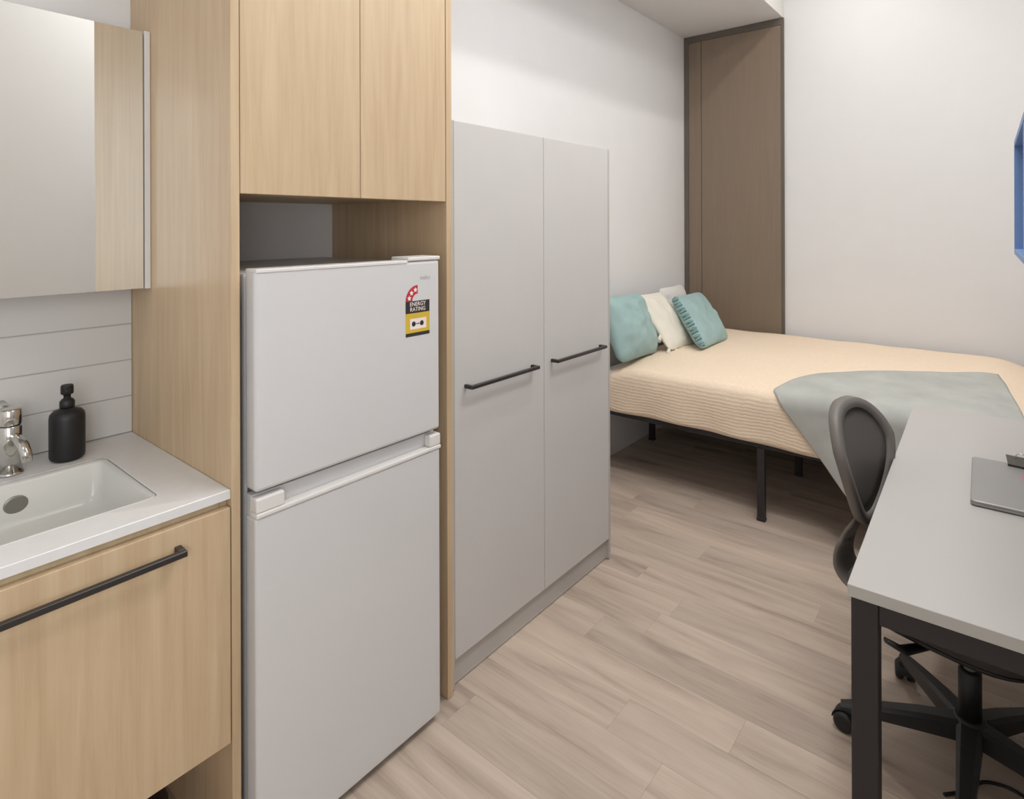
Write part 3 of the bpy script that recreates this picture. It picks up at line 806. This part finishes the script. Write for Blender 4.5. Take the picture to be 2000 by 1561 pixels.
bm = BM(); lathe(bm, [(0.027, 0.129), (0.027, 0.255), (0.022, 0.258)], 0, 0, 28); mesh_obj('gas_lift_sleeve', bm, 'plastic_black', ch)
bm = BM(); lathe(bm, [(0.014, 0.259), (0.014, 0.352)], 0, 0, 20); mesh_obj('gas_lift_rod', bm, 'steel', ch)
bm = BM(); box(bm, -0.10, 0.09, -0.065, 0.065, 0.352, 0.385, 0.008, 2); mesh_obj('tilt_mechanism', bm, 'plastic_black', ch)
bm = BM(); tube(bm, [(-0.02, -0.066, 0.366), (-0.045, -0.15, 0.362), (-0.075, -0.245, 0.372), (-0.105, -0.275, 0.395)], [0.011, 0.013, 0.018, 0.012], 10, flat=0.5)
mesh_obj('tilt_lever', bm, 'plastic_black', ch)
def sup(cx, cy, ax_, ay_, z, p=3.2, n=40):
    pts = []
    for i in range(n):
        a = 2*math.pi*i/n; c_, s_ = math.cos(a), math.sin(a)
        pts.append((cx+ax_*math.copysign(abs(c_)**(2/p), c_), cy+ay_*math.copysign(abs(s_)**(2/p), s_), z))
    return pts
bm = BM()
loops(bm, [sup(-0.03, 0, 0.19, 0.19, 0.3855), sup(-0.03, 0, 0.225, 0.222, 0.393), sup(-0.03, 0, 0.238, 0.236, 0.410)], smooth=True)
mesh_obj('seat_pan', bm, 'plastic_black', ch)
bm = BM()
loops(bm, [sup(-0.03, 0, 0.236, 0.234, 0.4105), sup(-0.03, 0, 0.246, 0.244, 0.424), sup(-0.03, 0, 0.247, 0.245, 0.448), sup(-0.03, 0, 0.236, 0.234, 0.468),
           sup(-0.03, 0, 0.20, 0.20, 0.478), sup(-0.03, 0, 0.10, 0.10, 0.474)], smooth=True)
mesh_obj('seat', bm, 'chair_seat', ch)
# backrest: egg-shaped loop with mesh, curved round the sitter
Z_B, Z_TOP = 0.560, 0.940
def egg(k, scale=1.0):
    """k in 0..1 round the loop -> (y, z)"""
    a = 2*math.pi*k
    zz = (Z_B+Z_TOP)/2 + (Z_TOP-Z_B)/2*math.sin(a)*scale
    h_ = (zz-Z_B)/(Z_TOP-Z_B)
    wd = 0.080 + 0.108*max(0, min(1, h_*1.5))**0.9
    return wd*math.copysign(abs(math.cos(a))**0.8, math.cos(a))*(scale if scale < 1 else 1), zz
def bx_(y, z, d=0.0):
    return -0.262 - 0.10*(z-Z_B) - 0.30*(z-Z_B)*(z-Z_B)*0.6 + 0.030*(y/0.22)**2 - 0.02*math.sin((z-Z_B)/(Z_TOP-Z_B)*math.pi)*-1 + d
NK = 56
def ringpts(scale, d):
    pts = []
    for k in range(NK):
        y, z = egg(k/NK, scale)
        if scale == 1.0: y, z = egg(k/NK)
        else:
            y0_, z0_ = egg(k/NK); zc = (Z_B+Z_TOP)/2+0.02
            y, z = y0_*scale, zc+(z0_-zc)*(scale+0.02)
        pts.append((bx_(y, z, d), y, z))
    return pts
bm = BM()
loops(bm, [ringpts(0.80, -0.004), ringpts(0.82, 0.006), ringpts(0.97, 0.006), ringpts(1.0, -0.003), ringpts(1.0, -0.020), ringpts(0.96, -0.026), ringpts(0.82, -0.020), ringpts(0.80, -0.004)], False, False, smooth=True)
bmesh.ops.remove_doubles(bm, verts=bm.verts[:], dist=1e-5)
bk = mesh_obj('backrest_frame', bm, 'chair_frame', ch)
bm = BM()
loops(bm, [ringpts(0.805, -0.008), ringpts(0.6, -0.012), ringpts(0.4, -0.014), ringpts(0.2, -0.015), ringpts(0.04, -0.015)], False, True, smooth=True)
mo = mesh_obj('backrest_mesh', bm, 'mesh', bk, base=(0, 0, 0))
so = mo.modifiers.new('thickness', 'SOLIDIFY'); so.thickness = 0.003; so.offset = -1
bm = BM()
KP = [(-0.08, 0.372, 0.040), (-0.20, 0.362, 0.052), (-0.285, 0.366, 0.064), (-0.330, 0.400, 0.066), (-0.338, 0.450, 0.060),
      (-0.318, 0.515, 0.046), (-0.288, 0.575, 0.034), (-0.284, 0.630, 0.028), (-0.292, 0.690, 0.022)]
def cr(a, b, c, d, u): return 0.5*(2*b+(c-a)*u+(2*a-5*b+4*c-d)*u*u+(3*b-a-3*c+d)*u**3)
pth, rds = [], []
for i in range(len(KP)-1):
    k = [KP[max(0, i-1)], KP[i], KP[i+1], KP[min(len(KP)-1, i+2)]]
    for j in range(5):
        v3 = [cr(k[0][n], k[1][n], k[2][n], k[3][n], j/5) for n in range(3)]
        pth.append((v3[0], 0, v3[1])); rds.append(v3[2])
tube(bm, pth, rds, 18, flat=0.26, up=(0.35, 0, 1))
mesh_obj('back_support', bm, 'chair_frame', ch)

# ------------------------------------------------------------------ blue shelf on the right wall
bsf = thing('wall_shelf', 'blue box shelf mounted on the wall above the desk', 'shelf', (0.0205, 2.700, 1.397), rotz=R(1.1), local=True)
SD, SLN, SH = 0.355, 1.28, 0.388       # depth (+x), length (-y), height
def sh(name, x0, x1, y0, y1, z0, z1, m_='blue'):
    b = BM(); box(b, x0, x1, y0, y1, z0, z1, 0.001); return mesh_obj(name, b, m_, bsf)
sh('end_panel', 0, SD, -0.018, 0, 0, SH); sh('end_panel', 0, SD, -SLN, -SLN+0.018, 0, SH)
sh('top_panel', 0, SD, -SLN+0.0185, -0.0185, SH-0.018, SH); sh('bottom_panel', 0, SD, -SLN+0.0185, -0.0185, 0, 0.018)
sh('divider', 0.001, SD-0.02, -0.66, -0.642, 0.0185, SH-0.0185, 'blue_edge')
sh('back_panel', SD-0.018, SD-0.002, -SLN+0.0185, -0.0185, 0.0185, SH-0.0185)

# black cable on the floor under the desk
ctl = [(-0.13, 1.93), (-0.09, 1.975), (-0.045, 2.045), (0.03, 2.055), (0.12, 1.975), (0.20, 1.88), (0.36, 1.80)]
pts = []
for i in range(len(ctl)-1):
    k = [ctl[max(0, i-1)], ctl[i], ctl[i+1], ctl[min(len(ctl)-1, i+2)]]
    for j in range(7): pts.append((cr(k[0][0], k[1][0], k[2][0], k[3][0], j/7), cr(k[0][1], k[1][1], k[2][1], k[3][1], j/7), 0.0045))
bm = BM(); tube(bm, pts, 0.004, 8)
cb = mesh_obj('power_cable', bm, 'cable', base=(0.1, 2.0, 0)); tag(cb, 'black power cable curving across the floor under the desk', 'cable')

for o in bpy.data.objects:
    if '_b' in o: del o['_b']
